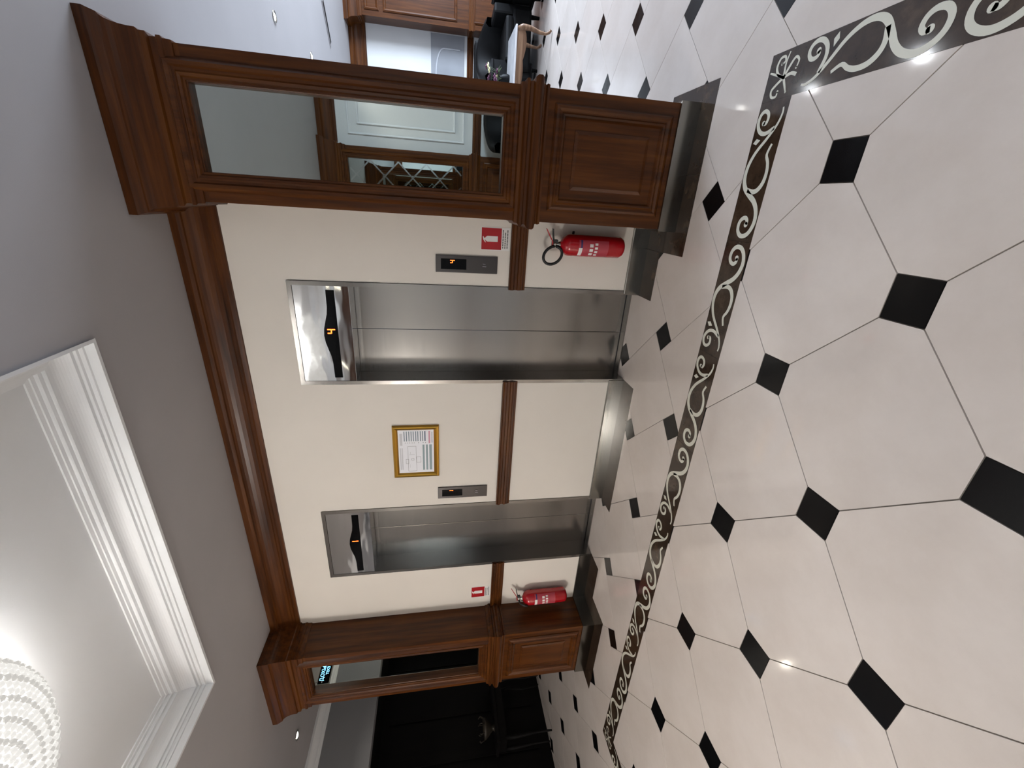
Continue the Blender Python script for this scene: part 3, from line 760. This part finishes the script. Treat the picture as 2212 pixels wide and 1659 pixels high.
# black armchairs
def armchair(x, y, rz, label):
    t = empty('armchair', (x, y, 0), rz); tag(t, label, 'armchair', 'black lounge armchairs')
    MB().bevbox(-.40, .40, -.38, .36, .12, .40, .04).build('seat_base', LEATHER, t)
    MB().bevbox(-.28, .28, -.40, .20, .38, .50, .04).build('seat_cushion', LEATHER, t)
    bk = MB(); n = 14; vs = []
    for k in range(n+1):
        a = math.pi*k/n; ca, sa = math.cos(a), math.sin(a)
        for r, z in ((.30, .40), (.30, .70+.12*sa), (.34, .74+.12*sa), (.42, .72+.12*sa), (.43, .40), (.42, .12)):
            vs.append((r*ca, .02+r*.98*sa-.02, z))
    fs = [(i*6+j, (i+1)*6+j, (i+1)*6+j+1, i*6+j+1) for i in range(n) for j in range(5)]
    bk.add(vs, fs, True); bk.build('rounded_back', LEATHER, t)
    for s in (-1, 1): MB().bevbox(s*.30, s*.43, -.36, .03, .12, .66, .03).build('arm', LEATHER, t)
    for sx in (-.33, .33):
        for sy in (-.30, .28): MB().lathe([(0, 0), (.02, 0), (.03, .12), (0, .12)], (sx, sy, 0), 12).build('leg', DWOOD, t)
armchair(1.88, 6.17, math.radians(10), 'round-backed black armchair behind the coffee table')
armchair(.80, -2.36, math.pi, 'black armchair by the rear wall, seen only in the near column mirror')
armchair(2.85, 5.70, math.radians(-75), 'black armchair cut by the picture edge beside the coffee table')
# black sofa along the far wall
t = empty('sofa', (1.50, 7.58, 0)); tag(t, 'long black sofa against the far lounge wall', 'sofa')
MB().bevbox(-.95, .95, -.42, .40, .10, .40, .03).build('seat_base', LEATHER, t)
MB().bevbox(-.95, .95, .18, .42, .38, .78, .05).build('back', LEATHER, t)
for s in (-.4, .4): MB().bevbox(s-.38, s+.38, -.43, .2, .39, .50, .04).build('cushion', LEATHER, t)
for s in (-1, 1): MB().bevbox(s*.80, s*.98, -.43, .40, .12, .60, .04).build('arm', LEATHER, t)
for sx in (-.85, .85):
    for sy in (-.36, .34): MB().box(sx-.02, sx+.02, sy-.02, sy+.02, .0005, .11).build('leg', DWOOD, t)
# ceiling vent in the lounge
t = empty('ceiling_vent', (1.95, 6.17, H)); t.rotation_euler = (0, 0, math.radians(-37)); tag(t, 'narrow slot vent in the bright lounge ceiling', 'vent')
MB().box(-.26, .26, -.05, .05, -.012, 0).build('frame', CEIL, t)
for k in range(3): MB().box(-.24, .24, -.036+k*.027, -.018+k*.027, -.014, -.006).build('slot', RUBBER, t)
# window of the lounge
wn = MB().box(5.50, 5.58, 3.0, 3.06, .9, 2.4).box(5.50, 5.58, 5.74, 5.8, .9, 2.4).box(5.50, 5.58, 3.06, 5.74, .9, .96).box(5.50, 5.58, 3.06, 5.74, 2.34, 2.4).box(5.52, 5.56, 4.37, 4.43, .96, 2.34)
struct(wn.build('window_1', WHITE))

# ------------------------------------------------------------------ dark passage: console and ornaments
t = empty('console_table', (-6.84, 1.95, 0)); tag(t, 'black console table standing in the dark left passage', 'table')
MB().bevbox(-.17, .17, -.42, .42, .72, .76, .006).build('top', DWOOD, t)
MB().box(-.15, .15, -.39, .39, .62, .72).build('apron', DWOOD, t)
for sx in (-.13, .13):
    for sy in (-.36, .36):
        MB().tube([(sx, sy, .64), (sx+.02, sy*1.04, .5), (sx, sy*.98, .25), (sx+.01, sy, .06), (sx+.03, sy*1.03, .012)], [.026, .028, .018, .014, .012], 8).build('leg', DWOOD, t)
t = empty('ornate_bowl', (-6.82, 1.78, .7605)); tag(t, 'dim brass openwork bowl on the black console', 'bowl')
MB().lathe([(0, 0), (.05, 0), (.03, .02), (.05, .05), (.11, .11), (.13, .15), (.12, .15), (.1, .11), (.03, .055), (0, .05)], seg=24).build('bowl', BRASSM, t)
for k in range(8):
    a = k*math.pi/4; MB().tube([(.125*math.cos(a), .125*math.sin(a), .145), (.15*math.cos(a), .15*math.sin(a), .19), (.13*math.cos(a), .13*math.sin(a), .21)], .006, 6).build('scroll_handle', BRASSM, t)
